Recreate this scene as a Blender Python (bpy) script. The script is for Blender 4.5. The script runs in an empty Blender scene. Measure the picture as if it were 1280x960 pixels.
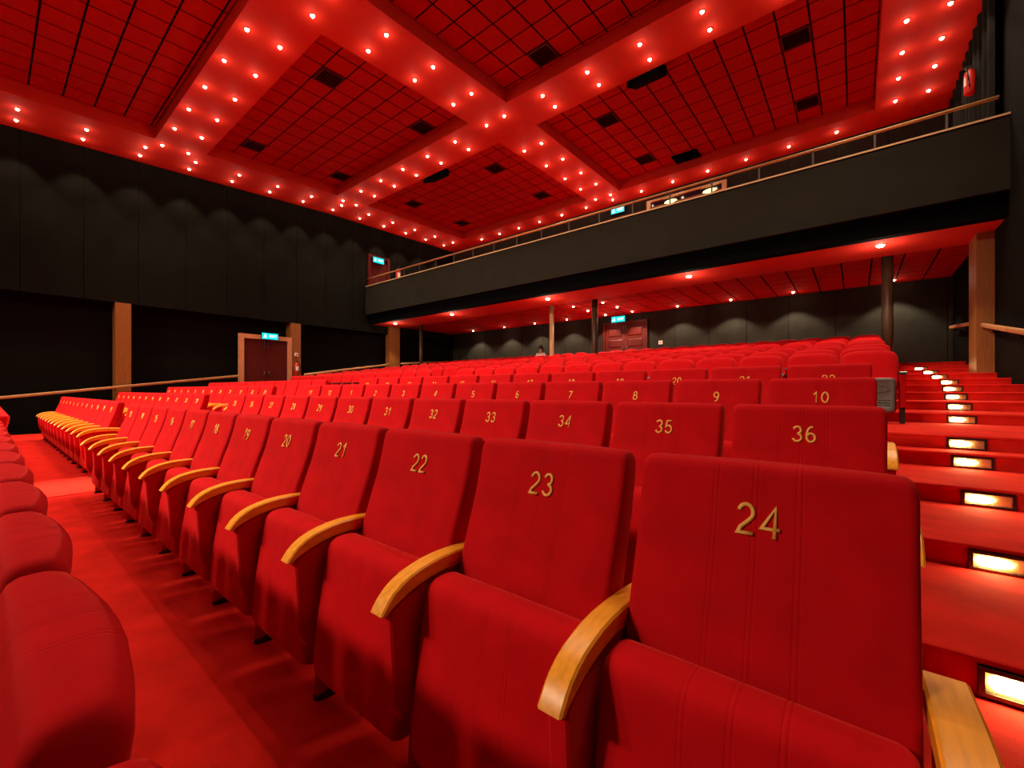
import bpy, bmesh, math, random
from mathutils import Vector, Matrix
random.seed(7)
S = bpy.context.scene
C = S.collection
PI = math.pi

# ------------------------------------------------------------------ camera, world, exposure
cam_d = bpy.data.cameras.new('camera')
cam = bpy.data.objects.new('camera', cam_d); C.objects.link(cam)
cam_d.sensor_width = 36.0
cam_d.lens = 36.0 * 533.0 / 1280.0
cam_d.shift_y = 7.0 / 1280.0
cam_d.clip_start = 0.02
cam.location = (0, 0, 1.165)
cam.rotation_euler = (PI / 2, 0, math.atan2(0.628, 0.778))
S.camera = cam
S.view_settings.view_transform = 'Standard'
S.view_settings.look = 'None'
S.view_settings.gamma = 1.0
S.view_settings.use_curve_mapping = False
S.view_settings.exposure = 0.2
w = bpy.data.worlds.new('world'); S.world = w
w.use_nodes = True
w.node_tree.nodes['Background'].inputs[0].default_value = (0, 0, 0, 1)
w.node_tree.nodes['Background'].inputs[1].default_value = 0.0
S.cycles.max_bounces = 8
S.cycles.diffuse_bounces = 6
S.cycles.sample_clamp_indirect = 6.0

SPOT_W = 110.0        # every ceiling downlight
POINT_W = 1.9        # the part of a downlight's light that leaves its dome sideways
STAGE_W = 2700.0     # each of the five floodlights over the screen
WARM = (1.0, 0.80, 0.58)

# ------------------------------------------------------------------ materials
def mat(name, col, rough=0.6, spec=0.3, metal=0.0, noise=0.0, nscale=8.0, bump=0.0, bscale=200.0,
        sheen=0.0, sheen_tint=(1, 1, 1), emit=None, estr=0.0, stretch=None):
    m = bpy.data.materials.new(name); m.use_nodes = True
    nt = m.node_tree; b = nt.nodes['Principled BSDF']
    b.inputs['Base Color'].default_value = (*col, 1)
    b.inputs['Roughness'].default_value = rough
    b.inputs['Specular IOR Level'].default_value = spec
    b.inputs['Metallic'].default_value = metal
    if sheen:
        b.inputs['Sheen Weight'].default_value = sheen
        b.inputs['Sheen Roughness'].default_value = 0.35
        b.inputs['Sheen Tint'].default_value = (*sheen_tint, 1)
    if emit:
        b.inputs['Emission Color'].default_value = (*emit, 1)
        b.inputs['Emission Strength'].default_value = estr
    if noise or bump:
        tc = nt.nodes.new('ShaderNodeTexCoord')
        src = tc.outputs['Object']
        if stretch:
            mp = nt.nodes.new('ShaderNodeMapping'); mp.inputs['Scale'].default_value = stretch
            nt.links.new(src, mp.inputs['Vector']); src = mp.outputs['Vector']
    if noise:
        n = nt.nodes.new('ShaderNodeTexNoise'); n.inputs['Scale'].default_value = nscale
        n.inputs['Detail'].default_value = 6
        nt.links.new(src, n.inputs['Vector'])
        r = nt.nodes.new('ShaderNodeMapRange')
        r.inputs['From Min'].default_value = 0.3; r.inputs['From Max'].default_value = 0.7
        r.inputs['To Min'].default_value = 1 - noise; r.inputs['To Max'].default_value = 1 + noise
        nt.links.new(n.outputs['Fac'], r.inputs['Value'])
        mx = nt.nodes.new('ShaderNodeMix'); mx.data_type = 'RGBA'; mx.blend_type = 'MULTIPLY'
        mx.inputs['Factor'].default_value = 1.0
        mx.inputs[6].default_value = (*col, 1)
        nt.links.new(r.outputs['Result'], mx.inputs[7])
        nt.links.new(mx.outputs[2], b.inputs['Base Color'])
    if bump:
        n2 = nt.nodes.new('ShaderNodeTexNoise'); n2.inputs['Scale'].default_value = bscale
        n2.inputs['Detail'].default_value = 3
        nt.links.new(src, n2.inputs['Vector'])
        bp = nt.nodes.new('ShaderNodeBump'); bp.inputs['Strength'].default_value = bump
        bp.inputs['Distance'].default_value = 0.004
        nt.links.new(n2.outputs['Fac'], bp.inputs['Height'])
        nt.links.new(bp.outputs['Normal'], b.inputs['Normal'])
    return m

M = {}
M['velvet'] = mat('red velvet', (0.47, 0.0022, 0.005), 0.85, 0.1, noise=0.10, nscale=9, bump=0.12, bscale=260,
                  sheen=0.6, sheen_tint=(1.0, 0.14, 0.10))
def seams(m):
    nt = m.node_tree; N = nt.nodes.new; L = nt.links.new
    def mth(op, a, b):
        n = N('ShaderNodeMath'); n.operation = op
        for i, v in enumerate((a, b)):
            if v is None: continue
            if isinstance(v, float): n.inputs[i].default_value = v
            else: L(v, n.inputs[i])
        return n.outputs[0]
    sx = N('ShaderNodeSeparateXYZ'); L(N('ShaderNodeTexCoord').outputs['Object'], sx.inputs[0])
    ax = mth('ABSOLUTE', sx.outputs[0], None)
    d = mth('MINIMUM', ax, mth('ABSOLUTE', mth('SUBTRACT', ax, .08), None))
    d = mth('ABSOLUTE', mth('SUBTRACT', d, .005), None)
    h = mth('MINIMUM', mth('DIVIDE', d, .0035), 1.0)
    old = [n for n in nt.nodes if n.type == 'BUMP'][0]
    b = N('ShaderNodeBump'); b.inputs['Strength'].default_value = .35; b.inputs['Distance'].default_value = .003
    L(h, b.inputs['Height']); L(old.outputs['Normal'], b.inputs['Normal'])
    L(b.outputs['Normal'], nt.nodes['Principled BSDF'].inputs['Normal'])
M['velvet_seamed'] = mat('red velvet, stitched', (0.47, 0.0022, 0.005), 0.85, 0.1, noise=0.10, nscale=9, bump=0.12, bscale=260,
                         sheen=0.28, sheen_tint=(1.0, 0.10, 0.07))
seams(M['velvet_seamed'])
M['velvet_back'] = mat('deep red cloth', (0.36, 0.002, 0.003), 0.9, 0.1, noise=0.1, nscale=9, bump=0.2, bscale=300)
M['carpet'] = mat('red carpet', (0.58, 0.016, 0.010), 0.95, 0.05, noise=0.16, nscale=5, bump=0.35, bscale=180,
                  sheen=0.2, sheen_tint=(1, .15, .1))
M['light_pool'] = mat('bright red carpet runner', (0.80, 0.035, 0.022), 0.95, 0.05, noise=0.08, nscale=6, bump=0.4, bscale=180)  # carpet red made brighter, with overhead lamplight put into the colour
M['wood'] = mat('honey wood', (0.84, 0.33, 0.022), 0.35, 0.4, noise=0.14, nscale=6, stretch=(14, 1.2, 14))
M['column_wood'] = mat('column wood veneer', (0.27, 0.095, 0.02), 0.45, 0.35, noise=0.18, nscale=5, stretch=(9, 9, 0.7))
M['rail_wood'] = mat('handrail wood', (0.55, 0.26, 0.10), 0.4, 0.4, noise=0.15, nscale=5)
M['frame_wood'] = mat('door frame wood', (0.55, 0.24, 0.11), 0.5, 0.3, noise=0.12, nscale=5)
M['door_wood'] = mat('dark red mahogany', (0.085, 0.007, 0.004), 0.5, 0.2, noise=0.2, nscale=4, stretch=(8, 8, 0.8))
M['gold'] = mat('gold thread', (0.80, 0.40, 0.075), 0.55, 0.4, noise=0.12, nscale=60)
M['plinth'] = mat('black plinth plastic', (0.012, 0.010, 0.010), 0.3, 0.5, noise=0.1, nscale=20)
M['grey_plastic'] = mat('grey moulded plastic', (0.085, 0.085, 0.075), 0.45, 0.4, noise=0.08, nscale=20)
M['wall'] = mat('charcoal acoustic cloth', (0.0075, 0.0068, 0.0052), 0.95, 0.05, noise=0.14, nscale=3, bump=0.2, bscale=120)
M['wall_rear'] = mat('charcoal rear wall cloth', (0.027, 0.025, 0.019), 0.95, 0.05, noise=0.14, nscale=3, bump=0.2, bscale=120)
M['parapet'] = mat('charcoal painted parapet', (0.019, 0.0165, 0.0115), 0.9, 0.08, noise=0.10, nscale=2)
M['black'] = mat('matt black', (0.002, 0.002, 0.002), 0.95, 0.03, noise=0.1, nscale=4)
M['black_wall'] = mat('black wall paint', (0.007, 0.006, 0.005), 0.95, 0.03, noise=0.1, nscale=4)
M['curtain'] = mat('black curtain', (0.008, 0.007, 0.005), 0.95, 0.05, noise=0.1, nscale=6)
M['soffit'] = mat('red ceiling paint', (0.60, 0.031, 0.016), 0.75, 0.15, noise=0.04, nscale=2)
M['tile'] = mat('red acoustic tile', (0.43, 0.016, 0.008), 0.9, 0.08, noise=0.07, nscale=5, bump=0.15, bscale=90)
M['joint'] = mat('dark ceiling joint', (0.020, 0.002, 0.002), 0.9, 0.05, noise=0.1, nscale=5)
M['vent'] = mat('dark vent metal', (0.10, 0.007, 0.005), 0.6, 0.2, noise=0.1, nscale=9)
M['cap'] = mat('pale brass trim', (0.62, 0.42, 0.20), 0.35, 0.5, noise=0.08, nscale=5)
M['steel'] = mat('dull steel', (0.09, 0.08, 0.07), 0.4, 0.5, metal=0.6, noise=0.08, nscale=9)
M['pillar'] = mat('dark wood pillar', (0.055, 0.028, 0.013), 0.45, 0.35, noise=0.2, nscale=5, stretch=(9, 9, 0.7))
M['pillar_pale'] = mat('pale wood pillar', (0.42, 0.24, 0.12), 0.45, 0.35, noise=0.2, nscale=5, stretch=(9, 9, 0.7))
M['lamp'] = mat('lamp glow', (1, 1, 1), 0.5, 0.2, emit=(1.0, 0.78, 0.55), estr=28.0, noise=0.02)
M['lamp_trim'] = mat('lamp trim', (0.30, 0.06, 0.03), 0.4, 0.4, noise=0.05)
M['step_glow'] = mat('step lamp glow', (1, 1, 1), 0.5, 0.2, emit=(1.0, 0.72, 0.30), estr=90.0, noise=0.02)
M['step_refl'] = mat('step lamp reflector', (0.75, 0.5, 0.22), 0.25, 0.5, metal=0.7, emit=None, estr=0.0, noise=0.1, nscale=60)
M['exit'] = mat('exit sign cyan', (0.0, 0.35, 0.35), 0.4, 0.3, emit=(0.0, 0.62, 0.66), estr=1.1, noise=0.02)
M['exit_white'] = mat('exit sign white', (0.9, 1, 1), 0.4, 0.3, emit=(0.70, 1.0, 0.98), estr=1.2, noise=0.02)
M['red_paint'] = mat('red enamel', (0.55, 0.02, 0.012), 0.3, 0.5, noise=0.05)
M['white_paint'] = mat('pale enamel', (0.75, 0.7, 0.62), 0.4, 0.4, noise=0.05)
M['glass_dark'] = mat('dark booth glass', (0.010, 0.014, 0.030), 0.1, 0.5, noise=0.05)
M['booth_glow'] = mat('booth lamp glow', (1, .9, .6), 0.5, 0.2, emit=(1.0, 0.72, 0.28), estr=2.2, noise=0.02)
M['booth_wall'] = mat('booth wall', (0.30, 0.16, 0.07), 0.8, 0.1, noise=0.05)
M['skin'] = mat('skin', (0.42, 0.22, 0.15), 0.6, 0.3, noise=0.05)
M['hair'] = mat('black hair', (0.010, 0.008, 0.007), 0.6, 0.3, noise=0.1)
M['shirt'] = mat('pale pink shirt', (0.80, 0.52, 0.48), 0.9, 0.1, noise=0.06)
M['trousers'] = mat('dark trousers', (0.03, 0.03, 0.04), 0.9, 0.1, noise=0.06)

# ------------------------------------------------------------------ mesh helpers
class MB:
    """collects shapes for ONE mesh"""
    def __init__(self):
        self.v = []; self.f = []; self.mi = []; self.sm = []
    def add(self, vs, fs, mi=0, smooth=False):
        o = len(self.v)
        self.v += [tuple(p) for p in vs]
        self.f += [tuple(i + o for i in f) for f in fs]
        self.mi += [mi] * len(fs); self.sm += [smooth] * len(fs)
    def box(self, x0, x1, y0, y1, z0, z1, mi=0):
        self.add([(x0, y0, z0), (x1, y0, z0), (x1, y1, z0), (x0, y1, z0), (x0, y0, z1), (x1, y0, z1), (x1, y1, z1), (x0, y1, z1)],
                 [(0, 3, 2, 1), (4, 5, 6, 7), (0, 1, 5, 4), (1, 2, 6, 5), (2, 3, 7, 6), (3, 0, 4, 7)], mi)
    def quad(self, pts, mi=0):
        self.add(pts, [(0, 1, 2, 3)], mi)
    def loft(self, secs, mi=0, smooth=True, cap=True):
        n = len(secs[0]); vs = [p for s in secs for p in s]; fs = []
        for i in range(len(secs) - 1):
            for j in range(n):
                k = (j + 1) % n
                fs.append((i * n + j, i * n + k, (i + 1) * n + k, (i + 1) * n + j))
        if cap:
            fs.append(tuple(reversed(range(n))))
            fs.append(tuple((len(secs) - 1) * n + j for j in range(n)))
        self.add(vs, fs, mi, smooth)
    def cyl(self, p, q, r, n=12, r2=None, mi=0):
        p = Vector(p); q = Vector(q); d = (q - p).normalized()
        a = Vector((0, 0, 1)) if abs(d.z) < 0.9 else Vector((1, 0, 0))
        u = d.cross(a).normalized(); v = d.cross(u)
        r2 = r if r2 is None else r2
        mk = lambda c, rr: [c + (u * math.cos(2 * PI * i / n) + v * math.sin(2 * PI * i / n)) * rr for i in range(n)]
        self.loft([mk(p, r), mk(q, r2)], mi)
    def prism_x(self, poly, x0, x1, bevel=0.0, mi=0, smooth=False):
        """polygon in (y, z) extruded along x, with the end faces chamfered"""
        n = len(poly)
        if bevel:
            cy = sum(p[0] for p in poly) / n; cz = sum(p[1] for p in poly) / n
            ins = []
            for i in range(n):
                a = Vector(poly[i - 1]); b = Vector(poly[i]); c = Vector(poly[(i + 1) % n])
                e1 = (b - a).normalized(); e2 = (c - b).normalized()
                n1 = Vector((-e1.y, e1.x)); n2 = Vector((-e2.y, e2.x))
                nn = (n1 + n2).normalized()
                if nn.dot(Vector((cy, cz)) - b) < 0 and abs(nn.dot(Vector((cy, cz)) - b)) > 1e-4 and False: nn = -nn
                ins.append(b + nn * bevel)
            # polygons are given counter-clockwise so that the inward normal is to the left of each edge
            s = [[(x0, p.x, p.y) for p in ins], [(x0 + bevel, *p) for p in poly], [(x1 - bevel, *p) for p in poly], [(x1, p.x, p.y) for p in ins]]
        else:
            s = [[(x0, *p) for p in poly], [(x1, *p) for p in poly]]
        self.loft(s, mi, smooth)
    def mesh(self, name, *mats):
        me = bpy.data.meshes.new(name)
        me.from_pydata(self.v, [], self.f)
        for m in mats: me.materials.append(M[m])
        me.polygons.foreach_set('material_index', self.mi)
        me.polygons.foreach_set('use_smooth', self.sm)
        bm = bmesh.new(); bm.from_mesh(me)
        bmesh.ops.recalc_face_normals(bm, faces=bm.faces)
        bm.to_mesh(me); bm.free()
        me.update()
        return me

def put(name, me, parent=None, loc=(0, 0, 0), rot=(0, 0, 0)):
    o = bpy.data.objects.new(name, me); C.objects.link(o)
    if parent: o.parent = parent
    o.location = loc; o.rotation_euler = rot
    return o
def build(name, mb, mats, parent=None, loc=(0, 0, 0), rot=(0, 0, 0)):
    mats = (mats,) if isinstance(mats, str) else mats
    return put(name, mb.mesh(name, *mats), parent, loc, rot)
def tag(o, label, cat, group=None):
    o['label'] = label; o['category'] = cat
    if group: o['group'] = group
    return o
def thing(name, label, cat, loc=(0, 0, 0), group=None, rot=(0, 0, 0)):
    return tag(put(name, None, None, loc, rot), label, cat, group)
def struct(o):
    o['kind'] = 'structure'; return o
def rrect(w, d, r, cx=0, cy=0, k=4):
    pts = []
    for sx, sy, a0 in ((1, 1, 0), (-1, 1, PI / 2), (-1, -1, PI), (1, -1, 1.5 * PI)):
        for i in range(k + 1):
            a = a0 + PI / 2 * i / k
            pts.append((cx + sx * (w / 2 - r) + r * math.cos(a), cy + sy * (d / 2 - r) + r * math.sin(a)))
    return pts
ORD = ('first second third fourth fifth sixth seventh eighth ninth tenth eleventh twelfth thirteenth fourteenth fifteenth sixteenth '
       'seventeenth eighteenth nineteenth twentieth').split()

# ------------------------------------------------------------------ the setting
XL, XR, YF, YB = -18.3, 2.14, -8.5, 17.2
def zc(y):
    return 8.45 + 0.058 * y if y < 9.6 else 8.45 + 0.058 * 9.6 + 0.022 * (y - 9.6)

# stepped carpet floor
STEPS = [(-8.5, -0.27), (-0.92, -0.14), (0.15, 0.0), (1.16, 0.10), (2.17, 0.235), (3.22, 0.36), (4.28, 0.49), (5.27, 0.62), (5.55, 0.75)]
for k in range(9):
    STEPS.append((7.42 + k, 0.875 + 0.125 * k))
YS = [s[0] for s in STEPS] + [YB + 0.2]
mb = MB()
for (y0, z), y1 in zip(STEPS, YS[1:]):
    prof = [(y0 + 0.012, -0.6), (y1 + 0.012, -0.6), (y1 + 0.012, z), (y0 + 0.012, z), (y0 + 0.003, z - 0.003), (y0, z - 0.012), (y0, z - 0.02), (y0 + 0.012, z - 0.024)]
    mb.prism_x(prof, -16.8, XR)
floor = struct(build('floor', mb, 'carpet'))
mb = MB(); mb.box(XL - 1.2, -16.8, YF, YB + .2, -0.6, -0.35)
struct(build('floor', mb, 'black'))
mb = MB(); mb.box(-8.0, -6.75, 0.165, 1.158, 0.0, 0.008)  # thin slab painted as the pool of light on the centre aisle floor
o = struct(build('floor_light_patch', mb, 'light_pool'))

# ceiling: the flat red beams between the coffers
xb = [XL, -16.25, -8.84, -7.4, 0.42, XR]
yb = [YF, -7.5, -2.5, -1.2, 3.2, 4.5, 8.93, 9.6, 10.3, 16.0, YB]
cells = [(xi, yi) for xi in (1, 3) for yi in (1, 3, 5, 8)]
mb = MB(); REC = 0.33
for i in range(len(xb) - 1):
    for j in range(len(yb) - 1):
        if (i, j) in cells: continue
        mb.quad([(xb[i], yb[j], zc(yb[j])), (xb[i], yb[j + 1], zc(yb[j + 1])), (xb[i + 1], yb[j + 1], zc(yb[j + 1])), (xb[i + 1], yb[j], zc(yb[j]))])
for (i, j) in cells:
    x0, x1, y0, y1 = xb[i], xb[i + 1], yb[j], yb[j + 1]
    c = [(x0, y0), (x1, y0), (x1, y1), (x0, y1)]
    for a, b in zip(c, c[1:] + c[:1]):
        mb.quad([(*a, zc(a[1])), (*b, zc(b[1])), (*b, zc(b[1]) + REC + .05), (*a, zc(a[1]) + REC + .05)])
ceiling = struct(build('ceiling', mb, 'soffit'))
mb = MB(); mb.box(XL - 1.2, XR + .3, YF - .2, YB + .2, 9.75, 9.9)
struct(build('roof', mb, 'black'))

T = 0.6
def vent_mesh():
    m = MB(); h = T / 2 - 0.025
    for s in (-1, 1):
        m.box(-h, h, s * h - .02, s * h + .02, -.03, .02); m.box(s * h - .02, s * h + .02, -h, h, -.03, .02)
    m.box(-h, h, -h, h, 0.03, 0.04, 1)
    for k in range(7):
        y = -h + (k + 1) * 2 * h / 8
        m.add([(-h, y - .03, -.01), (h, y - .03, -.01), (h, y + .02, .03), (-h, y + .02, .03), (-h, y - .025, -.015), (h, y - .025, -.015), (h, y + .025, .025), (-h, y + .025, .025)],
              [(0, 1, 2, 3), (7, 6, 5, 4), (0, 4, 5, 1), (2, 6, 7, 3)])
    return m.mesh('vent', 'vent', 'black')
VENT = vent_mesh()
m = MB(); m.box(-T / 2 + .012, T / 2 - .012, -T / 2 + .012, T / 2 - .012, 0, 0.02)
TILE = m.mesh('tile', 'tile')
tile_cache = {}
def tile_mesh(wx, wy):
    key = (round(wx, 3), round(wy, 3))
    if key not in tile_cache:
        m = MB(); m.box(-wx / 2 + .02, wx / 2 - .02, -wy / 2 + .02, wy / 2 - .02, 0, 0.014)
        tile_cache[key] = m.mesh('tile', 'tile')
    return tile_cache[key]
# the air vents, one tile each
VENT_XY = [(x, y) for x, y in [(-10.5, 5.44), (-15.3, 5.46), (-15.0, 8.5), (-10.5, 8.5), (-5.8, 8.5), (-5.9, 11.9), (-1.3, 11.9), (-5.95, 15.2), (-1.35, 15.2),
           (-10.5, 11.9), (-15.2, 11.95), (-10.5, 15.2), (-15.2, 15.2)]]
vent_cells = set()
NAMEC = {}
for (i, j) in cells:
    if j == 1: continue
    x0, x1, y0, y1 = xb[i], xb[i + 1], yb[j], yb[j + 1]
    ym = (y0 + y1) / 2; zm = (zc(y0) + zc(y1)) / 2 + REC
    sl = math.atan2(zc(y1) - zc(y0), y1 - y0)
    mb = MB(); mb.box(x0 - .02, x1 + .02, -(y1 - y0) / 2 - .03, (y1 - y0) / 2 + .03, 0.03, 0.06)
    cf = struct(build('ceiling', mb, 'joint', None, (0, ym, zm), (sl, 0, 0)))
    if i == 3 and j == 3:
        mb = MB(); mb.box(x0, x1, -(y1 - y0) / 2, (y1 - y0) / 2, 0, 0.02)
        build('tile_field', mb, 'tile', cf); continue
    def cuts(a, b):
        n = (b - a) / T; k = int(n); e = (n - k) * T / 2
        r = [a] + ([a + e] if e > 0.08 else []); st = a + (e if e > .08 else 0)
        for q in range(1, k + 1): r.append(st + q * T)
        if r[-1] < b - 0.01: r.append(b)
        return r
    cx = cuts(x0, x1); cy = cuts(y0, y1)
    for a in range(len(cx) - 1):
        for b in range(len(cy) - 1):
            px = (cx[a] + cx[a + 1]) / 2; py = (cy[b] + cy[b + 1]) / 2
            hit = [v for v in VENT_XY if cx[a] <= v[0] < cx[a + 1] and cy[b] <= v[1] < cy[b + 1]]
            if hit:
                vent_cells.add((px, py, zm + (py - ym) * math.tan(sl), sl)); continue
            put('tile', tile_mesh(cx[a + 1] - cx[a], cy[b + 1] - cy[b]), cf, (px, py - ym, 0))
for k, (px, py, pz, sl) in enumerate(sorted(vent_cells)):
    side = 'beyond the long beam' if px < -8 else 'on the curtain side'
    row = 'middle' if py < 9 else 'rear'
    near = [v for v in vent_cells if (v[0] < -8) == (px < -8) and (v[1] < 9) == (py < 9)]
    idx = sorted(near, key=lambda v: math.hypot(v[0], v[1])).index((px, py, pz, sl))
    tag(put('ceiling_vent', VENT, None, (px, py, pz), (sl, 0, 0)),
        f'square dark vent in the {row} coffer {side}, {ORD[idx]} from the camera', 'vent', 'square vents in the tiled ceiling')
mb = MB(); mb.box(-.42, .42, -.3, .3, -.02, .02)
tag(build('ceiling_hatch', mb, 'black', None, (-4.7, 15.68, zc(15.68) + REC - .03), (0.022, 0, 0)), 'flat black square hatch panel at the rear of the tiled coffer above the balcony', 'hatch')
for (x, which) in ((-4.15, 'black wedge loudspeaker at the front of the rear coffer on the curtain side'), (-12.2, 'black wedge loudspeaker at the front of the rear coffer beyond the long beam')):
    mb = MB(); mb.prism_x([(0, -.12), (.55, .12), (.55, .34), (0, .34)], -.42, .42, .02)
    t = tag(build('loudspeaker', mb, 'black', None, (x, 10.33, zc(10.4) - .02)), which, 'loudspeaker', 'wedge loudspeakers on the ceiling')
    g = MB(); g.add([(-.36, .04, -.115), (.36, .04, -.115), (.36, .50, .088), (-.36, .50, .088)], [(0, 1, 2, 3)])
    build('grille', g, 'black_wall', t)

# walls
ZU = 3.94
mb = MB(); mb.box(XL - .6, XL - .03, YF, YB, ZU, 9.75)
wl = struct(build('wall_left', mb, 'black_wall'))
P = 1.27
y = -1.9; 
while y < YB - .2:
    y1 = min(y + P, YB)
    g = MB(); g.box(-.035, 0.0, .008, y1 - y - .008, ZU, zc(y) + .03)
    if y > -.9: build('panel', g, 'wall', wl, (XL, y, 0))
    y += P
mb = MB(); mb.box(XL - 1.1, XL - .45, YF, YB, -0.6, ZU)
struct(build('wall_left', mb, 'black_wall'))
mb = MB(); mb.box(XL - .6, XR + .4, YB + .03, YB + .3, -0.6, 9.75)
wbk = struct(build('wall_back', mb, 'black_wall'))
x = XL
while x < XR - .1:
    x1 = min(x + P, XR)
    for z0, z1 in ((1.85, 4.36), (5.0, zc(YB) + .02)):
        g = MB(); g.box(.008, x1 - x - .008, 0, .035, z0, z1)
        build('panel', g, 'wall_rear', wbk, (x, YB, 0))
    x += P
mb = MB(); mb.box(XR, XR + .3, YF, YB, -0.6, 9.75)
struct(build('wall_right', mb, 'black_wall'))
mb = MB(); mb.box(XL - 1.1, XR + .3, YF - .3, YF, -0.6, 9.75)
struct(build('wall_front', mb, 'black_wall'))

# balcony: parapet, recessed fascia, soffit strip, tiled soffit, deck
YP = 11.5
mb = MB()
mb.box(XL, XR, YP, YP + .18, 4.75, 6.08)
par = struct(build('wall_balcony', mb, 'parapet'))
mb = MB(); mb.box(XL, XR, YP + .12, YP + .34, 4.315, 4.76)
struct(build('wall_balcony_fascia', mb, 'black'))
mb = MB(); mb.box(XL, XR, YP - .02, YP + .22, 6.08, 6.115)
struct(build('trim_2', mb, 'cap'))
mb = MB(); mb.box(XL, XR, YP + .14, 13.42, 4.32, 4.38)
struct(build('ceiling_balcony_strip', mb, 'soffit'))
mb = MB(); mb.box(XL, XR, 13.40, YB, 4.39, 4.45)
cl = struct(build('ceiling_balcony', mb, 'joint'))
for a in range(34):
    for b in range(7):
        x0 = XL + a * .6; y0 = 13.43 + b * .6
        wx = min(.6, XR - x0); wy = min(.6, YB - y0)
        if wx > .1 and wy > .1: put('tile', tile_mesh(wx, wy), cl, (x0 + wx / 2, y0 + wy / 2, 4.365))
mb = MB()
for k in range(6):
    mb.box(XL, XR, YP + .18 + k * .95, YP + .18 + (k + 1) * .95 + .02, 4.5, 5.2 + .24 * k)
struct(build('floor_balcony', mb, 'carpet'))

# balcony rail
t = thing('balcony_railing', 'long wooden top rail on short steel posts along the balcony parapet', 'railing', (-8, YP + .1, 6.115))
mb = MB(); mb.loft([[(sx, cy, cz) for cy, cz in rrect(.07, .05, .02, 0, .375)] for sx in (XL + 8.02, XR + 8 - .12)])
build('handrail', mb, 'rail_wood', t)
m = MB(); m.box(-.018, .018, -.012, .012, 0, .355); m.box(-.04, .04, -.03, .03, 0, .012)
POST = m.mesh('post', 'steel')
x = 1.35
while x > XL + .2:
    put('post', POST, t, (x + 8, 0, 0)); x -= 1.05

# round pillars under the balcony
def pillar(x, ym, zf, r, mt, lab):
    mb = MB(); mb.cyl((0, 0, 0), (0, 0, 4.34 - zf), r, 16)
    t = tag(build('pillar', mb, mt, None, (x, ym, zf)), lab, 'pillar', 'round pillars under the balcony')
    g = MB(); g.cyl((0, 0, 0), (0, 0, .05), r * 1.35, 16, r * 1.25); build('base', g, 'plinth', t)
pillar(-9.0, 13.55, 1.5, .085, 'pillar_pale', 'slim pale brown pillar standing among the round-backed chairs before the back wall')
pillar(-7.18, 13.55, 1.5, .105, 'pillar', 'slim dark pillar under the balcony beside the double back door')
pillar(.58, 13.55, 1.5, .11, 'pillar', 'dark brown pillar under the balcony beside the stepped aisle')
pillar(-16.7, 13.55, 1.5, .09, 'pillar', 'thin dark pillar under the balcony beside the far wooden column')

# wooden wall columns
def column(x0, x1, y0, y1, z0, z1, lab):
    mb = MB(); mb.box(x0, x1, y0, y1, z0, z1)
    return tag(build('wood_column', mb, 'column_wood'), lab, 'column', 'square wooden columns at the hall sides')
column(XL - .45, XL + .03, 2.62, 3.0, -.35, ZU, 'square wooden column standing alone against the black wall near the front rows')
column(XL - .45, XL + .03, 8.02, 8.42, -.35, ZU, 'square wooden column beside the open side doorway, carrying a red extinguisher')
column(XL - .2, XL + .12, 12.75, 13.38, -.35, 4.33, 'square wooden column under the far end of the balcony')
column(1.89, XR, 12.60, 13.34, 1.2, 4.33, 'square wooden column at the top of the stepped aisle under the balcony')

# ------------------------------------------------------------------ doors
def door_pair(n, loc, rotz, wd, h, frame, leafm, fm, handle=True, panels=False):
    d = struct(put(f'door_{n}', None, None, loc, (0, 0, rotz)))
    for s in (-1, 1):
        g = MB(); g.box(s * (wd / 2) - (fm if s > 0 else 0), s * (wd / 2) + (fm if s < 0 else 0), -.06, .06, 0, h)
        build('frame_post', g, frame, d)
    g = MB(); g.box(-wd / 2 + fm, wd / 2 - fm, -.06, .06, h - fm, h); build('frame_head', g, frame, d)
    lw = wd / 2 - fm
    for s in (-1, 1):
        g = MB(); a, b = (0.004, lw) if s > 0 else (-lw, -.004)
        g.box(a, b, .0, .05, 0, h - fm)
        if panels:
            for q in range(4):
                z0 = .15 + q * (h - fm - .2) / 4; z1 = z0 + (h - fm - .2) / 4 - .12
                x0, x1 = a + .12, b - .12
                g.add([(x0, 0, z0), (x1, 0, z0), (x1, 0, z1), (x0, 0, z1), (x0 + .05, -.025, z0 + .05), (x1 - .05, -.025, z0 + .05), (x1 - .05, -.025, z1 - .05), (x0 + .05, -.025, z1 - .05)],
                      [(4, 5, 6, 7), (0, 1, 5, 4), (1, 2, 6, 5), (2, 3, 7, 6), (3, 0, 4, 7)])
        lf = build('leaf', g, leafm, d)
        if handle:
            g = MB(); hx = s * .09
            g.cyl((hx, -.05, .95), (hx, -.05, 1.15), .014, 8); g.cyl((hx, 0, .97), (hx, -.05, .97), .01, 8); g.cyl((hx, 0, 1.13), (hx, -.05, 1.13), .01, 8)
            build('handle', g, 'steel', lf)
        g = MB(); g.box(s * .05 - .02, s * .05 + .02, -.02, 0, h - fm - .34, h - fm - .06); build('closer', g, 'steel', lf)
    return d
# facing +X (left wall): local -y must point to +X -> rotate by +90
door_pair(1, (XL - .0, 7.07, .74), PI / 2, 1.95, 2.58, 'frame_wood', 'door_wood', .17)
door_pair(2, (-7.68, YB - .02, 1.875), 0, 2.0, 2.2, 'door_wood', 'door_wood', .11, panels=True)
door_pair(3, (XL + .03, 12.2, 5.2), PI / 2, 1.2, 2.5, 'door_wood', 'door_wood', .12, handle=False)
door_pair(4, (-7.55, YB - .02, 6.4), 0, 2.1, 2.2, 'door_wood', 'door_wood', .1, handle=False)

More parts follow.
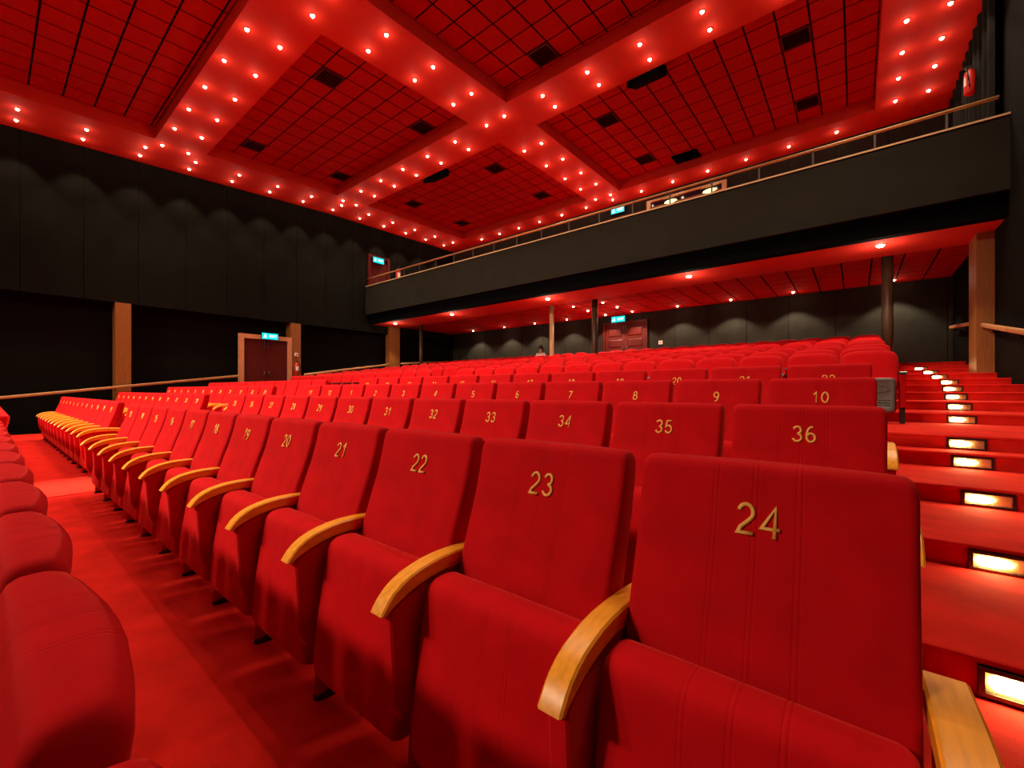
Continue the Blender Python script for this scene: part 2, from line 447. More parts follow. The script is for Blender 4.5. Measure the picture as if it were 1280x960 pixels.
def text_mesh(s, size, name='number', mt='gold', ext=0.0015, bold=0.0):
    cu = bpy.data.curves.new(name, 'FONT'); cu.body = s; cu.size = size; cu.align_x = 'CENTER'; cu.align_y = 'CENTER'
    cu.extrude = ext; cu.resolution_u = 3; cu.offset = bold; cu.space_character = 1.05
    o = bpy.data.objects.new(name, cu); C.objects.link(o)
    dg = bpy.context.evaluated_depsgraph_get(); dg.update()
    me = bpy.data.meshes.new_from_object(o.evaluated_get(dg))
    bpy.data.objects.remove(o); me.materials.clear(); me.materials.append(M[mt]); me.name = name
    return me
EXIT_T = text_mesh('EXIT', .13, 'lettering', 'exit_white', .002, .003)
def exit_sign(loc, rotz, lab, wd=.62, h=.26, rod=.06):
    t = thing('exit_sign', lab, 'sign', loc, 'lit exit signs over the doors', (0, 0, rotz))
    g = MB(); g.box(-wd / 2, wd / 2, -.03, .03, 0, h); build('housing', g, 'plinth', t)
    g = MB(); g.box(-wd / 2 + .012, wd / 2 - .012, -.036, -.028, .012, h - .012); build('lit_panel', g, 'exit', t)
    put('lettering', EXIT_T, t, (.11, -.038, h / 2), (PI / 2, 0, 0))
    g = MB(); cx = -.18; yy = -.038     # running figure
    def bar(a, b, r=.014):
        a = Vector(a); b = Vector(b); n = (b - a).normalized(); p = Vector((-n.y, n.x)) * r
        q = [a + p, a - p, b - p, b + p]
        g.add([(cx + v.x, yy - .002, h / 2 + v.y) for v in q] + [(cx + v.x, yy + .003, h / 2 + v.y) for v in q],
              [(0, 1, 2, 3), (7, 6, 5, 4), (0, 4, 5, 1), (1, 5, 6, 2), (2, 6, 7, 3), (3, 7, 4, 0)])
    bar((0.0, .04), (-.015, -.02), .02); bar((-.015, -.02), (.035, -.045)); bar((.035, -.045), (.03, -.085)); bar((-.015, -.02), (-.04, -.055)); bar((-.04, -.055), (-.075, -.06))
    bar((.0, .04), (.045, .015)); bar((0, .04), (-.045, .02)); bar((.012, .07), (.012, .095), .014)
    build('running_figure', g, 'exit_white', t)
    for q in (-.2, .2):
        g = MB(); g.cyl((q, 0, h), (q, 0, h + rod), .008, 6); build('bracket', g, 'steel', t)
    return t
exit_sign((XL + .14, 7.15, 3.15), PI / 2, 'lit cyan exit sign over the side doorway with the pale wooden frame')
exit_sign((-7.75, YB - .5, 3.98), 0, 'lit cyan exit sign over the double door under the balcony', rod=.14)
exit_sign((XL + .14, 12.1, 7.32), PI / 2, 'lit cyan exit sign over the balcony side door', .62, .28)
exit_sign((-7.95, YB - .12, 8.72), 0, 'lit cyan exit sign half hidden behind the balcony railing', .62, .28)

def extinguisher(loc, rotz, lab, s=1.0):
    t = thing('fire_extinguisher', lab, 'extinguisher', loc, None, (0, 0, rotz))
    t.scale = (s, s, s)
    g = MB(); prof = [(.0, .07), (.02, .08), (.38, .08), (.42, .07), (.45, .04), (.47, .028)]
    g.loft([[(r * math.cos(2 * PI * k / 14), r * math.sin(2 * PI * k / 14), z) for k in range(14)] for z, r in prof]); build('cylinder_body', g, 'red_paint', t)
    g = MB(); g.box(-.02, .02, -.02, .02, .47, .52); g.box(-.015, .015, -.11, .03, .52, .535); g.box(-.015, .015, -.10, .03, .50, .508); build('valve', g, 'steel', t)
    g = MB(); pts = [(0, -.03, .49), (.05, -.06, .47), (.10, -.05, .38), (.10, -.03, .22), (.095, -.02, .10)]
    for a, b in zip(pts, pts[1:]): g.cyl(a, b, .011, 8)
    build('hose', g, 'plinth', t)
    g = MB(); g.loft([[(.0815 * math.cos(a), .0815 * math.sin(a), z) for a in [-PI / 2 + (q - 4) * .2 for q in range(9)]] for z in (.16, .32)], cap=False); build('paper_label', g, 'white_paint', t)
    return t
extinguisher((XL + .14, 8.2, 1.78), PI / 2, 'red fire extinguisher hung on the wooden column beside the side doorway', 1.1)
extinguisher((XL + .13, 13.25, 6.62), PI / 2, 'bright red fire extinguisher on the balcony wall beside the side door', 1.5)
extinguisher((1.895, 13.25, 7.48), -PI / 2, 'dark red fire extinguisher by the black curtain above the balcony rail', 1.15)
def call_point(loc, rotz, lab):
    g = MB(); g.box(-.07, .07, -.05, 0, 0, .14); t = tag(build('wall_switch', g, 'white_paint', None, loc, (0, 0, rotz)), lab, 'switch')
    g = MB(); g.cyl((0, -.05, .07), (0, -.058, .07), .035, 12); build('button', g, 'red_paint', t)
call_point((-6.15, YB, 3.0), 0, 'small pale wall switch on the black wall beside the double back door')
call_point((XL + .03, 8.22, 2.56), PI / 2, 'small pale wall switch on the wooden column above the extinguisher')
call_point((XL, 12.75, 7.5), PI / 2, 'small pale wall switch on the balcony wall above the extinguisher')
call_point((-7.0 + .28, YB, 8.2), 0, 'small pale wall switch between the balcony door and the projection window')

# projection window in the upper back wall
wd = struct(put('window_1', None, None, (-5.2, YB, 7.55)))
for s in (-1, 1):
    g = MB(); g.box(s * 1.42 - .08, s * 1.42 + .08, -.10, .04, 0, 1.34); build('frame_post', g, 'cap', wd)
for z in (0, 1.26):
    g = MB(); g.box(-1.34, 1.34, -.10, .04, z, z + .08); build('frame_rail', g, 'cap', wd)
g = MB(); g.box(-1.34, 1.34, -.01, .0, .08, 1.26); build('pane', g, 'glass_dark', wd)
for x in (-.55, .9):
    g = MB(); g.loft([[(x + r * 1.6 * math.cos(2 * PI * k / 12), -.02 - dy, 1.1 + .6 * r * math.sin(2 * PI * k / 12)) for k in range(12)] for dy, r in ((0, .16), (.04, .13), (.06, .05))])
    build('lamp', g, 'booth_glow', wd)
g = MB(); g.box(-1.34, 1.34, -.05, -.012, 1.0, 1.07); build('blind_rail', g, 'booth_wall', wd)

# handrails
def handrail(pts, lab, r=.045, drop=.0):
    base = Vector(pts[0]); t = thing('handrail', lab, 'handrail', base)
    P_ = [Vector(p) - base for p in pts]
    g = MB(); secs = []
    for p in P_: secs.append([(p.x + a, p.y, p.z + b) for a, b in rrect(.06, .09, .025)])
    g.loft(secs); build('rail', g, 'rail_wood', t)
    n = max(2, int((P_[-1] - P_[0]).length / 1.6))
    for k in range(n):
        f = (k + .5) / n; tot = f * (len(P_) - 1); i = min(int(tot), len(P_) - 2); p = P_[i].lerp(P_[i + 1], tot - i)
        g = MB(); out = -.16 if base.x < 0 else .12
        g.cyl((p.x, p.y, p.z - .04), (p.x, p.y, p.z - .10), .012, 8); g.cyl((p.x, p.y, p.z - .10), (p.x + out, p.y, p.z - .10), .012, 8)
        build('bracket', g, 'black', t)
handrail([(XL + .18, -2.0, .68), (XL + .18, .3, .94), (XL + .18, 6.05, 1.68)], 'long sloping wooden handrail along the black wall from the front to the side doorway')
handrail([(XL + .18, 8.5, 1.80), (XL + .18, 12.72, 2.42)], 'wooden handrail between the side doorway and the far balcony column')
handrail([(XL + .18, 13.4, 2.50), (XL + .18, 16.6, 2.76)], 'short dim handrail beyond the far balcony column')
handrail([(1.98, 9.2, 1.93), (1.98, 12.62, 2.46)], 'wooden handrail beside the stepped aisle, ending at the wooden column')
handrail([(1.98, 13.45, 2.6), (1.98, 16.4, 2.85)], 'dim short handrail behind the wooden column at the top of the aisle')

# curtain on the aisle-side wall
mb = MB(); secs = []
ys = [11.9 + k * .04 for k in range(int((YB - 11.9) / .04))]
row = lambda z, off: [(XR - .10 - .06 * math.sin(y * 2 * PI / .42 + .8 * math.sin(y * 1.7)) - off, y, z) for y in ys]
n = len(ys); vs = row(4.4, 0) + row(zc(13) - .05, .0)
mb.add(vs, [(k, k + 1, n + k + 1, n + k) for k in range(n - 1)], 0, True)
vs = [(v[0] + .025, v[1], v[2]) for v in vs]
mb.add(vs, [(k, n + k, n + k + 1, k + 1) for k in range(n - 1)], 0, True)
tag(build('curtain', mb, 'curtain'), 'tall black pleated curtain covering the wall above the stepped aisle', 'curtain')

# ------------------------------------------------------------------ lamps
def lamp_mesh(r):
    m = MB(); n = 12
    ring = lambda rr, z: [(rr * math.cos(2 * PI * k / n), rr * math.sin(2 * PI * k / n), z) for k in range(n)]
    m.loft([ring(r * 1.55, .0), ring(r * 1.5, -.012), ring(r * 1.05, -.014)], 1, True, False)
    m.loft([ring(r, -.008), ring(r * .9, -.03), ring(r * .5, -.048), ring(r * .1, -.052)], 0, True)
    return m.mesh('downlight', 'lamp', 'lamp_trim')
LAMP = lamp_mesh(.040); LAMP2 = lamp_mesh(.075)
SPOTD = bpy.data.lights.new('bulb', 'SPOT'); SPOTD.energy = SPOT_W; SPOTD.spot_size = math.radians(88); SPOTD.spot_blend = .5; SPOTD.color = WARM; SPOTD.shadow_soft_size = .05
SPOTW = bpy.data.lights.new('bulb', 'SPOT'); SPOTW.energy = SPOT_W * 1.3; SPOTW.spot_size = math.radians(74); SPOTW.spot_blend = .4; SPOTW.color = WARM; SPOTW.shadow_soft_size = .05
POINTD = bpy.data.lights.new('bulb', 'POINT'); POINTD.energy = POINT_W; POINTD.color = WARM; POINTD.shadow_soft_size = .05
SPOTB = bpy.data.lights.new('bulb', 'SPOT'); SPOTB.energy = SPOT_W * 1.5; SPOTB.spot_size = math.radians(102); SPOTB.spot_blend = .35; SPOTB.color = WARM; SPOTB.shadow_soft_size = .05
POINTS = bpy.data.lights.new('bulb', 'POINT'); POINTS.energy = POINT_W * 8; POINTS.color = WARM; POINTS.shadow_soft_size = .06
def downlight(x, y, z, lab, group, me=LAMP, spotd=None, pt=None, pz=-.22):
    t = tag(put('downlight', me, None, (x, y, z)), lab, 'lamp', group)
    b = put('bulb', spotd or SPOTD, t, (0, 0, -.075))
    put('bulb', pt or POINTD, t, (0, 0, pz))
    return t
ROW = 'star-like downlights in the main ceiling'
def line(pts, where, sp=None):
    for k, (x, y) in enumerate(pts):
        downlight(x, y, zc(y), f'small ceiling downlight, {ORD[k]} {where}', ROW, LAMP, sp)
CX = -8.16
xs_r = [CX + .34 + 1.335 * k for k in range(1, 7)]      # towards the aisle side
xs_l = [CX - .34 - 1.335 * k for k in range(1, 7)]
for Y, wh in ((9.33, 'front line'), (9.93, 'rear line')):
    line([(x, Y) for x in xs_r], f"along the middle cross beam's {wh} towards the stepped aisle")
    line([(x, Y) for x in xs_l], f"along the middle cross beam's {wh} towards the far wall")
for Y, wh in ((3.43, 'front line'), (4.08, 'rear line')):
    line([(x, Y) for x in xs_l], f"along the front cross beam's {wh} towards the far wall")
    line([(x, Y) for x in (xs_r[:3] if Y < 4 else xs_r)], f"along the front cross beam's {wh} towards the stepped aisle")
for X, wh in ((-7.82, 'aisle-side line'), (-8.5, 'far line')):
    line([(X, Y) for Y in (-2.1, -.8, .45, 1.65, 2.9, 4.15, 5.41, 6.70, 8.0, 9.33, 11.18, 12.45, 13.7, 14.85, 16.1)], f"along the long beam's {wh}")
bord = [.55 + 1.285 * k for k in range(13)]
for X, wh in ((-17.0, 'inner line'), (-17.72, 'outer line')):
    line([(X, Y) for Y in bord], f"along the far wall border's {wh}", SPOTW if X < -17.5 else None)
for X, wh in ((.84, 'inner line'), (1.5, 'outer line')):
    line([(X, Y) for Y in (4.5, 5.9, 7.2, 8.6, 10.0, 11.3, 12.4, 13.55, 14.65, 15.8)], f"along the curtain side border's {wh}")
line([(-.47 - 1.25 * k, 16.6) for k in range(13)], 'along the rear border above the balcony')
# the same grid goes on over the front of the hall, behind the camera
for Y, wh in ((-1.6, 'rear line'), (-2.15, 'front line')):
    line([(x, Y) for x in xs_l], f"along the screen-side beam's {wh} towards the far wall")
BAL = 'round downlights under the balcony'
for k, x in enumerate((.41, -3.6, -8.3, -13.1, -17.0)):
    downlight(x, 12.25, 4.31, f'round downlight, {ORD[k]} from the stepped aisle along the strip under the balcony edge', BAL, LAMP2, SPOTB, POINTS, -.3)
for k, x in enumerate((.85, -1.6, -3.45, -5.3, -7.1, -8.3, -10.2, -12.0, -13.9, -16.1)):
    downlight(x, 16.6, 4.362, f'round balcony underside downlight, {ORD[k]} from the stepped aisle along the back wall', BAL, LAMP, SPOTB)
for k, (x, y) in enumerate(((-8.44, 14.2), (-8.42, 15.3), (-7.2, 14.2), (-7.15, 15.3))):
    downlight(x, y, 4.362, f'round downlight before the double back door, {("front far", "rear far", "front aisle-side", "rear aisle-side")[k]} one of four', BAL, LAMP, SPOTB)

# floodlights on the wall over the screen, behind the camera
for k, x in enumerate((-5.2, -7.2, -9.2, -11.2, -13.2)):
    t = thing('floodlight', f'black floodlight on the wall over the screen, {ORD[k]} from the stepped aisle', 'lamp', (x, YF + .45, 7.2), 'floodlights over the screen')
    d = (Vector((-4.9 - 2.1 * k, 3.0, 0.4)) - t.location); t.rotation_euler = d.to_track_quat('-Z', 'Y').to_euler()
    g = MB(); ring = lambda r, z: [(r * math.cos(2 * PI * q / 16), r * math.sin(2 * PI * q / 16), z) for q in range(16)]
    g.loft([ring(.05, .30), ring(.11, .26), ring(.13, .05), ring(.16, -.04), ring(.15, -.04), ring(.12, .04)], 0, True); build('housing', g, 'black', t)
    g = MB(); g.loft([ring(.12, .03), ring(.11, .02)], 0, True); build('lens', g, 'lamp', t)
    g = MB(); g.cyl((0, 0, .25), (0, .1, .42), .02, 8); build('bracket', g, 'black', t)
    l = bpy.data.lights.new('bulb', 'SPOT'); l.energy = STAGE_W; l.spot_size = math.radians(80); l.spot_blend = 1.0; l.color = WARM; l.shadow_soft_size = .4
    put('bulb', l, t, (0, 0, -.06))

# step lights set into the risers of the lit aisle
SX = [.36, .455, .58, .695, .765, .77, .99, 1.10, 1.195, 1.28, 1.36, 1.335, 1.30, 1.23]
SY = [s[0] for s in STEPS[3:]]
SZ = [s[1] for s in STEPS[3:]]
for k, (x, y, z) in enumerate(zip(SX, SY, SZ)):
    t = thing('step_light', f'small warm lit step light, {ORD[k]} from the bottom of the stepped aisle', 'step light', (x, y, z - .075), 'lights in the aisle steps')
    g = MB(); W, H = .11, .036
    for s in (-1, 1):
        g.box(s * (W + .008) - .008, s * (W + .008) + .008, -.012, .02, -H - .014, H + .014)
        g.box(-W, W, -.012, .02, s * (H + .007) - .007, s * (H + .007) + .007)
    build('frame', g, 'plinth', t)
    g = MB(); g.box(-W, W, .004, .012, -H, H); build('reflector', g, 'step_refl', t)
    g = MB(); g.loft([[(sx, -.002 + .008 * math.cos(a), rr * math.sin(a)) for a in [2 * PI * q / 10 for q in range(10)]] for sx, rr in ((-.098, .010), (-.085, .024), (-.03, .026), (.01, .018), (.03, .006))])
    build('lit_tube', g, 'step_glow', t)

# ------------------------------------------------------------------ flat-topped folding seats (front blocks)
Y0 = 0.90        # local y = (y in the first row) - Y0
def rring(w, d, r, cx, cy):
    p = rrect(w, d, r, cx, cy); o = []
    for a, b in zip(p, p[1:] + p[:1]):          # cut the long sides so that they can be bowed
        o.append(a)
        if abs(a[0] - b[0]) > .2: o += [(a[0] + (b[0] - a[0]) * f, a[1] + (b[1] - a[1]) * f) for f in (.15, .35, .5, .65, .85)]
    return o
def backrest_a():
    m = MB(); secs = []
    prof = [(.40, .930, .100), (.415, .920, .120), (.50, .926, .122), (.57, .940, .116), (.64, .962, .108), (.73, .994, .100), (.82, 1.027, .094), (.90, 1.050, .088), (.955, 1.062, .083), (.975, 1.066, .078), (.989, 1.072, .064), (.997, 1.080, .044), (1.0, 1.088, .022)]
    for z, yf, d in prof:
        wdt = .505 + .02 * (z - .4) / .6
        ins = 0 if z < .95 else {.955: .000, .975: .002, .989: .007, .997: .016, 1.0: .034}[z]
        if z == .40: ins = .02
        wdt -= ins * 2
        r = min(.018, d * .47)
        secs.append([(x, y - Y0 + (.028 * (1 - (2 * x / wdt) ** 2) if y > yf + d * .6 else 0), z) for x, y in rring(wdt, d, r, 0, yf + d / 2)])
    m.loft(secs)
    return m.mesh('backrest', 'velvet_seamed')
def seat_a():
    m = MB(); secs = []
    prof = [(.100, .81, .05, .44), (.104, .785, .085, .462), (.118, .762, .12, .478), (.15, .750, .135, .488), (.22, .753, .135, .493), (.32, .764, .135, .496), (.45, .784, .13, .498), (.54, .799, .128, .498), (.572, .806, .122, .497), (.592, .816, .106, .492), (.604, .832, .078, .482), (.609, .85, .042, .465)]
    for z, yf, d, wdt in prof:
        r = min(.022, d * .45)
        ring = []
        for x, y in rrect(wdt, d, r, 0, yf + d / 2):
            zz = z + (0.012 * math.cos(x / wdt * PI) if z > .5 else 0)
            ring.append((x, y - Y0, zz))
        secs.append(ring)
    m.loft(secs)
    return m.mesh('seat', 'velvet_seamed')
def arm_a(wd):
    top = [(1.105, .640), (1.03, .647), (.95, .652), (.89, .652), (.84, .648), (.80, .640), (.765, .631), (.735, .618), (.71, .602), (.69, .583), (.675, .563), (.669, .552)]
    bot = [(.684, .545), (.70, .555), (.725, .569), (.76, .583), (.80, .594), (.84, .601), (.90, .606), (1.105, .600)]
    poly = [(y - Y0, z) for y, z in (top + bot)]
    m = MB(); m.prism_x(poly, -wd / 2, wd / 2, .005, 0, True)
    me = m.mesh('armrest', 'wood'); me.set_sharp_from_angle(angle=math.radians(32)); return me
def side_a():
    m = MB()
    poly = [(.700, .545), (.706, .44), (.716, .29), (.735, .235), (.985, .22), (1.0, .30), (1.03, .603), (.90, .607), (.84, .602), (.76, .581), (.725, .564)]
    m.prism_x([(y - Y0, z) for y, z in poly], -.024, .024, .006)
    poly = [(.80, .225), (.785, .02), (.975, .02), (.965, .225)]
    m.prism_x([(y - Y0, z) for y, z in poly], -.018, .018, .004, 1)
    return m.mesh('side_panel', 'velvet', 'velvet_back')
def foot_a():
    m = MB(); secs = []
    def ring(k, z):
        p = []
        for q in range(9):
            a = PI + PI * q / 8
            p.append((.030 * k * math.cos(a), .835 - Y0 + .058 * k * math.sin(a), z))
        return p + [(.030 * k, .99 - Y0, z), (-.030 * k, .99 - Y0, z)]
    m.loft([ring(1, 0), ring(1, .010), ring(.8, .024), ring(.5, .034)])
    m.cyl((0, .80 - Y0, .02), (0, .80 - Y0, .032), .007, 8)
    return m.mesh('foot', 'plinth')
BK, ST, SD, FT = backrest_a(), seat_a(), side_a(), foot_a()
AR, ARW = arm_a(.056), arm_a(.066)
def arc(cx, cy, rx, ry, a0, a1, k=12):
    return [(cx + rx * math.cos(math.radians(a0 + (a1 - a0) * i / k)), cy + ry * math.sin(math.radians(a0 + (a1 - a0) * i / k))) for i in range(k + 1)]
def glyph(c):
    if c == '0': return [arc(.27, .5, .22, .46, 90, 450, 22)]
    if c == '1': return [[(.12, .76), (.24, .80), (.31, .90), (.34, .97), (.34, .0)]]
    if c == '2': return [arc(.27, .70, .21, .26, 170, -32) + [(.33, .42), (.13, .22), (.05, .04), (.50, .04)]]
    if c == '3': return [arc(.27, .735, .19, .225, 165, -90) , arc(.27, .275, .22, .235, 90, -165)]
    if c == '4': return [[(.40, .0), (.40, .95), (.03, .28), (.54, .28)]]
    if c == '5': return [[(.46, .95), (.14, .95), (.08, .50)] + arc(.26, .32, .22, .28, 140, -155)]
    if c == '6': return [arc(.27, .30, .21, .26, 90, 450, 18), arc(.31, .36, .25, .60, 185, 75)]
    if c == '7': return [[(.04, .95), (.50, .95), (.34, .60), (.22, .25), (.18, .0)]]
    if c == '8': return [arc(.27, .735, .18, .215, 90, 450, 16), arc(.27, .28, .22, .24, 90, 450, 18)]
    return [[(.54 - x, .96 - y) for x, y in l] for l in glyph('6')]
NSTR = {}
def number(n):
    """embroidered digits: every stroke a raised, rounded ribbon"""
    if n in NSTR: return NSTR[n]
    m = MB(); H = .066; t = .0042; digs = str(n); adv = .70
    for q, c in enumerate(digs):
        ox = (q - (len(digs) - 1) / 2) * adv - .27
        for pl in glyph(c):
            closed = math.hypot(pl[0][0] - pl[-1][0], pl[0][1] - pl[-1][1]) < 1e-4
            P_ = [Vector(((x + ox) * H, (y - .5) * H)) for x, y in pl]
            secs = []
            for i, p in enumerate(P_):
                a = P_[i - 1] if i else (P_[-2] if closed else None)
                b = P_[i + 1] if i < len(P_) - 1 else (P_[1] if closed else None)
                d1 = (p - a).normalized() if a is not None else (b - p).normalized()
                d2 = (b - p).normalized() if b is not None else d1
                n1 = Vector((-d1.y, d1.x)); n2 = Vector((-d2.y, d2.x)); nn = (n1 + n2).normalized(); nn = nn * min(1.6, 1 / max(.5, nn.dot(n1)))
                secs.append([(p.x + nn.x * w_ * t, p.y + nn.y * w_ * t, z) for w_, z in ((-1, -.004), (-1, .0), (-.6, .0022), (.6, .0022), (1, .0), (1, -.004))])
            m.loft(secs, 0, True, not closed)
    NSTR[n] = m.mesh('number', 'gold')
    return NSTR[n]
TILT = math.radians(17)
PITCH = .565
def seat_chair(x, dy, z, n, label, group, last=False, wide=False):
    t = thing('folding_seat', label, 'seat', (x, Y0 + dy, z), group)
    b = put('backrest', BK, t)
    if n: put('number', number(n), b, (.006, 1.0445 - Y0 - .0025, .885), (PI / 2 - TILT, 0, 0))
    put('seat', ST, t)
    xs = [-PITCH / 2] + ([PITCH / 2] if last else [])
    for q in xs:
        a = put('armrest', ARW if (last and q > 0) else AR, t, (q + (.012 if q > 0 else 0), 0, 0))
        s = put('side_panel', SD, t, (q + (.012 if q > 0 else 0), 0, 0))
        put('foot', FT, s, (0, 0, 0))
    return t
TENS = {1: 'ten', 2: 'twenty', 3: 'thirty'}
ONES = 'zero one two three four five six seven eight nine ten eleven twelve thirteen fourteen fifteen sixteen seventeen eighteen nineteen'.split()
def word(n):
    return ONES[n] if n < 20 else TENS[n // 10] + ('-' + ONES[n % 10] if n % 10 else '')
ROWS = [(-1.05, -.14), (0.0, 0.0), (1.04, .10), (2.04, .235), (2.99, .36)]
RN = ['the row under the camera', 'the first full row', 'the second row', 'the third row', 'the fourth row']
NUMS = [None, list(range(24, 12, -1)), list(range(36, 24, -1)), [10, 9, 8, 7, 6, 5, 4, 3, 2, 1, 12, 11], list(range(22, 10, -1))]
for r, (dy, z) in enumerate(ROWS):
    for k in range(12):
        x = -.17 - PITCH * k - (.09 if r == 0 else 0)
        if r == 0 and k == 0: x = -.23
        n = NUMS[r][k] if NUMS[r] else None
        if n: lab = f'red flat-topped seat with gold number {word(n)} in {RN[r]}'
        else: lab = f'red seat seen from behind in {RN[r]}, {ORD[k]} from the stepped aisle'
        seat_chair(x, dy, z, n, lab, f'flat-topped seats in {RN[r]}', last=(k == 0))
    for k in range(12):
        x = -8.14 - PITCH * k
        n = None
        if r == 1: n = 12 - k
        if r == 2: n = 24 - k
        if r == 3: n = 24 - k
        seat_chair(x, dy + (.08 if r < 2 else .04), z, n, f'red flat-topped far-block seat, {ORD[k]} from the centre aisle in {RN[r]}',
                   f'seats beyond the centre aisle in {RN[r]}', last=(k == 0))

# ------------------------------------------------------------------ round-backed chairs (rear blocks)
def outline_b(w_, zt, zb, k=10):
    """outline in x,z: straight sides, arched top"""
    h = w_ / 2; pts = [(-h * .92, zb), (-h, zb + .12), (-h, zt - .13)]
    for q in range(1, k):
        a = PI - PI * q / k
        ca, sa = math.cos(a), math.sin(a)
        pts.append((h * math.copysign(abs(ca) ** .55, ca), zt - .13 + .13 * abs(sa) ** .70))
    pts += [(h, zt - .13), (h, zb + .12), (h * .92, zb)]
    return pts
def backrest_b():
    m = MB(); secs = []
    o = outline_b(.565, .925, .36); n = len(o); czz = .62
    for y, s in ((-.026, .62), (-.030, .82), (-.022, .945), (-.008, .99), (.02, 1.0), (.05, .99), (.068, .95), (.078, .86)):
        ring = []
        for x, z in o:
            zz = czz + (z - czz) * (s * .5 + .5 if s > .9 else s)
            xx = x * s
            ring.append((xx, y + .24 * (zz - .36), zz))
        secs.append(ring)
    m.loft(secs)
    return m.mesh('backrest', 'velvet')
def seat_b():
    m = MB()
    m.loft([[(x, y, z) for x, z in rrect(wd, h, .05, 0, .345)] for y, wd, h in ((-.20, .40, .34), (-.215, .45, .39), (-.20, .48, .42), (-.15, .49, .43))], 1, True)
    m.loft([[(x, y, z) for x, z in rrect(wd, h, .06, 0, .345)] for y, wd, h in ((-.15, .50, .44), (-.10, .51, .45), (-.06, .49, .42), (-.03, .42, .36))], 0, True)
    for k in range(3):     # raised ridges on the plastic underside
        z = .225 + .03 * k
        pts = [(-.19 + .38 * q / 12, -.216, z + .012 * math.exp(-((q - 6) / 2.2) ** 2)) for q in range(13)]
        for a, b in zip(pts, pts[1:]): m.cyl(a, b, .0045, 5, mi=1)
    pts = [(.19 * math.cos(2 * PI * q / 16), -.2165, .42 + .045 * math.sin(2 * PI * q / 16)) for q in range(17)]
    for a, b in zip(pts, pts[1:]): m.cyl(a, b, .004, 5, mi=1)
    return m.mesh('seat', 'velvet', 'grey_plastic')
def side_b():
    m = MB()
    m.prism_x([(-.20, .20), (.06, .20), (.10, .60), (-.22, .60)], -.026, .026, .006)
    m.prism_x([(-.14, 0), (.04, 0), (.04, .21), (-.14, .21)], -.022, .022, .004, 1)
    return m.mesh('side_panel', 'velvet_back', 'plinth')
def arm_b():
    m = MB(); m.prism_x([(-.26, .60), (.12, .60), (.12, .632), (-.235, .632), (-.258, .62)], -.034, .034, .006)
    return m.mesh('armrest', 'plinth')
BB, SB, DB, AB = backrest_b(), seat_b(), side_b(), arm_b()
PB = .618
def round_chair(x, y, z, label, group, last):
    t = thing('round_back_chair', label, 'chair', (x, y - .14, z), group)
    put('backrest', BB, t); s = put('seat', SB, t)
    for q in [-PB / 2] + ([PB / 2] if last else []):
        d = put('side_panel', DB, t, (q, 0, 0)); put('armrest', AB, t, (q, 0, 0))
    return t, s
for r in range(9):
    y = 7.27 + r; z = .75 + .125 * r
    for blk in (0, 1):
        for k in range(13):
            x = (.13 if blk == 0 else -8.82) - PB * k + (.0 if r % 2 == 0 else -.05) + .012 * r
            where = 'stepped' if blk == 0 else 'centre'
            side = 'near' if blk == 0 else 'far'
            t, s = round_chair(x, y, z, f'red round-backed chair, {ORD[k]} from the {where} aisle, {ORD[r]} row of the {side} rear block',
                            f'round-backed chairs in the {ORD[r]} row of the {side} rear block', k == 0)
            if r == 0 and blk == 0 and k == 0:
                g = MB(); g.loft([[(-.21 + rr * math.cos(2 * PI * q / 12), yy, .545 + rr * math.sin(2 * PI * q / 12)) for q in range(12)] for yy, rr in ((-.205, .022), (-.225, .02), (-.232, .008))])
                build('row_light', g, 'step_glow', t)
            if r == 8 and blk == 1 and k == 3:
                s.rotation_euler = (math.radians(-72), 0, 0); s.location = (0, -.28, .47); PERSON = (t.location.x, y - .14, z)

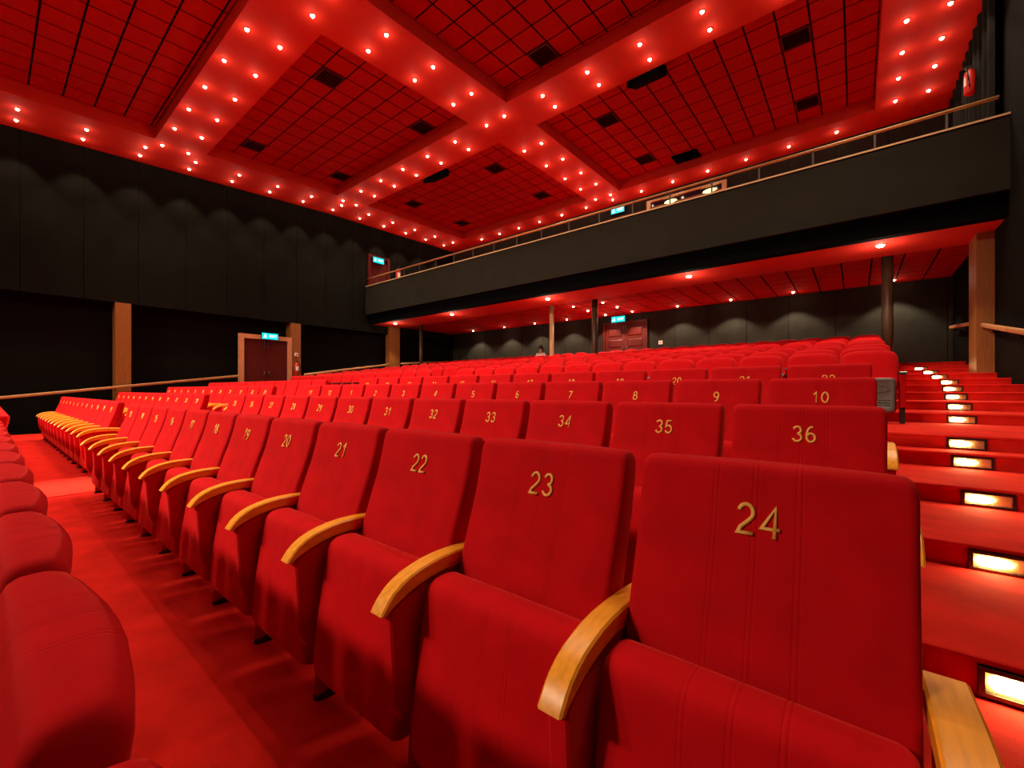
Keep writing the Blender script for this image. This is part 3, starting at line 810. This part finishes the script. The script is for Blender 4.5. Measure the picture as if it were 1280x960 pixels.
# ------------------------------------------------------------------ the person in the last row
def skin_body(name, verts, edges, radii, root, mt, parent, sub=2):
    me = bpy.data.meshes.new(name); me.from_pydata(verts, edges, []); o = put(name, me, parent)
    o.modifiers.new('skin', 'SKIN'); sv = me.skin_vertices[0].data
    for v, r in zip(sv, radii): v.radius = (r, r)
    sv[root].use_root = True
    s = o.modifiers.new('sub', 'SUBSURF'); s.levels = sub; s.render_levels = sub
    dg = bpy.context.evaluated_depsgraph_get(); dg.update()
    nm = bpy.data.meshes.new_from_object(o.evaluated_get(dg)); o.modifiers.clear(); o.data = nm
    nm.materials.clear(); nm.materials.append(M[mt])
    for p in nm.polygons: p.use_smooth = True
    return o
px, py, pz = PERSON
per = thing('person', 'dark-haired person in a pale top sitting in the last row beside the pale pillar', 'person', (px, py - .05, pz))
V = [(0, -.06, .52), (0, -.03, .72), (0, .0, .92), (0, .0, 1.00), (0, -.01, 1.08), (0, -.02, 1.17), (0, -.02, 1.26),
     (-.17, .0, .95), (-.24, -.04, .72), (-.19, -.26, .62), (-.15, -.34, .60), (.17, .0, .95), (.24, -.04, .72), (.19, -.26, .62), (.15, -.34, .60),
     (-.09, -.08, .52), (-.11, -.46, .50), (-.11, -.46, .08), (-.11, -.58, .04), (.09, -.08, .52), (.11, -.46, .50), (.11, -.46, .08), (.11, -.58, .04)]
E = [(0, 1), (1, 2), (2, 3), (3, 4), (4, 5), (5, 6), (2, 7), (7, 8), (8, 9), (9, 10), (2, 11), (11, 12), (12, 13), (13, 14), (0, 15), (15, 16), (16, 17), (17, 18), (0, 19), (19, 20), (20, 21), (21, 22)]
R_ = [.13, .13, .13, .055, .07, .095, .075, .06, .046, .036, .032, .06, .046, .036, .032, .085, .062, .042, .035, .085, .062, .042, .035]
body = skin_body('body', V, E, R_, 0, 'skin', per)
g = MB(); n = 16
def ell(cx, cy, cz, rx, ry, rz, lo, hi, mb_, k=8):
    mb_.loft([[(cx + rx * math.cos(t_) * math.cos(2 * PI * q / n), cy + ry * math.cos(t_) * math.sin(2 * PI * q / n), cz + rz * math.sin(t_)) for q in range(n)] for t_ in [lo + (hi - lo) * i / k for i in range(k + 1)]])
ell(0, .005, 1.20, .105, .115, .125, -.35, 1.5, g); ell(0, .06, 1.16, .09, .07, .12, -1.2, 1.2, g)
build('hair', g, 'hair', per)
shirtV = [(0, -.05, .55), (0, -.03, .72), (0, .0, .91), (-.17, .0, .945), (-.235, -.035, .75), (.17, .0, .945), (.235, -.035, .75)]
skin_body('shirt', shirtV, [(0, 1), (1, 2), (2, 3), (3, 4), (2, 5), (5, 6)], [.145, .142, .14, .072, .06, .072, .06], 0, 'shirt', per)
g = MB()
for s in (-1, 1):
    g.cyl((s * .035, -.105, 1.175), (s * .035, -.113, 1.175), .012, 8)
g.cyl((0, -.10, 1.15), (0, -.128, 1.135), .012, 8, .016); g.box(-.025, .025, -.108, -.1, 1.105, 1.113)
build('face', g, 'hair', per)
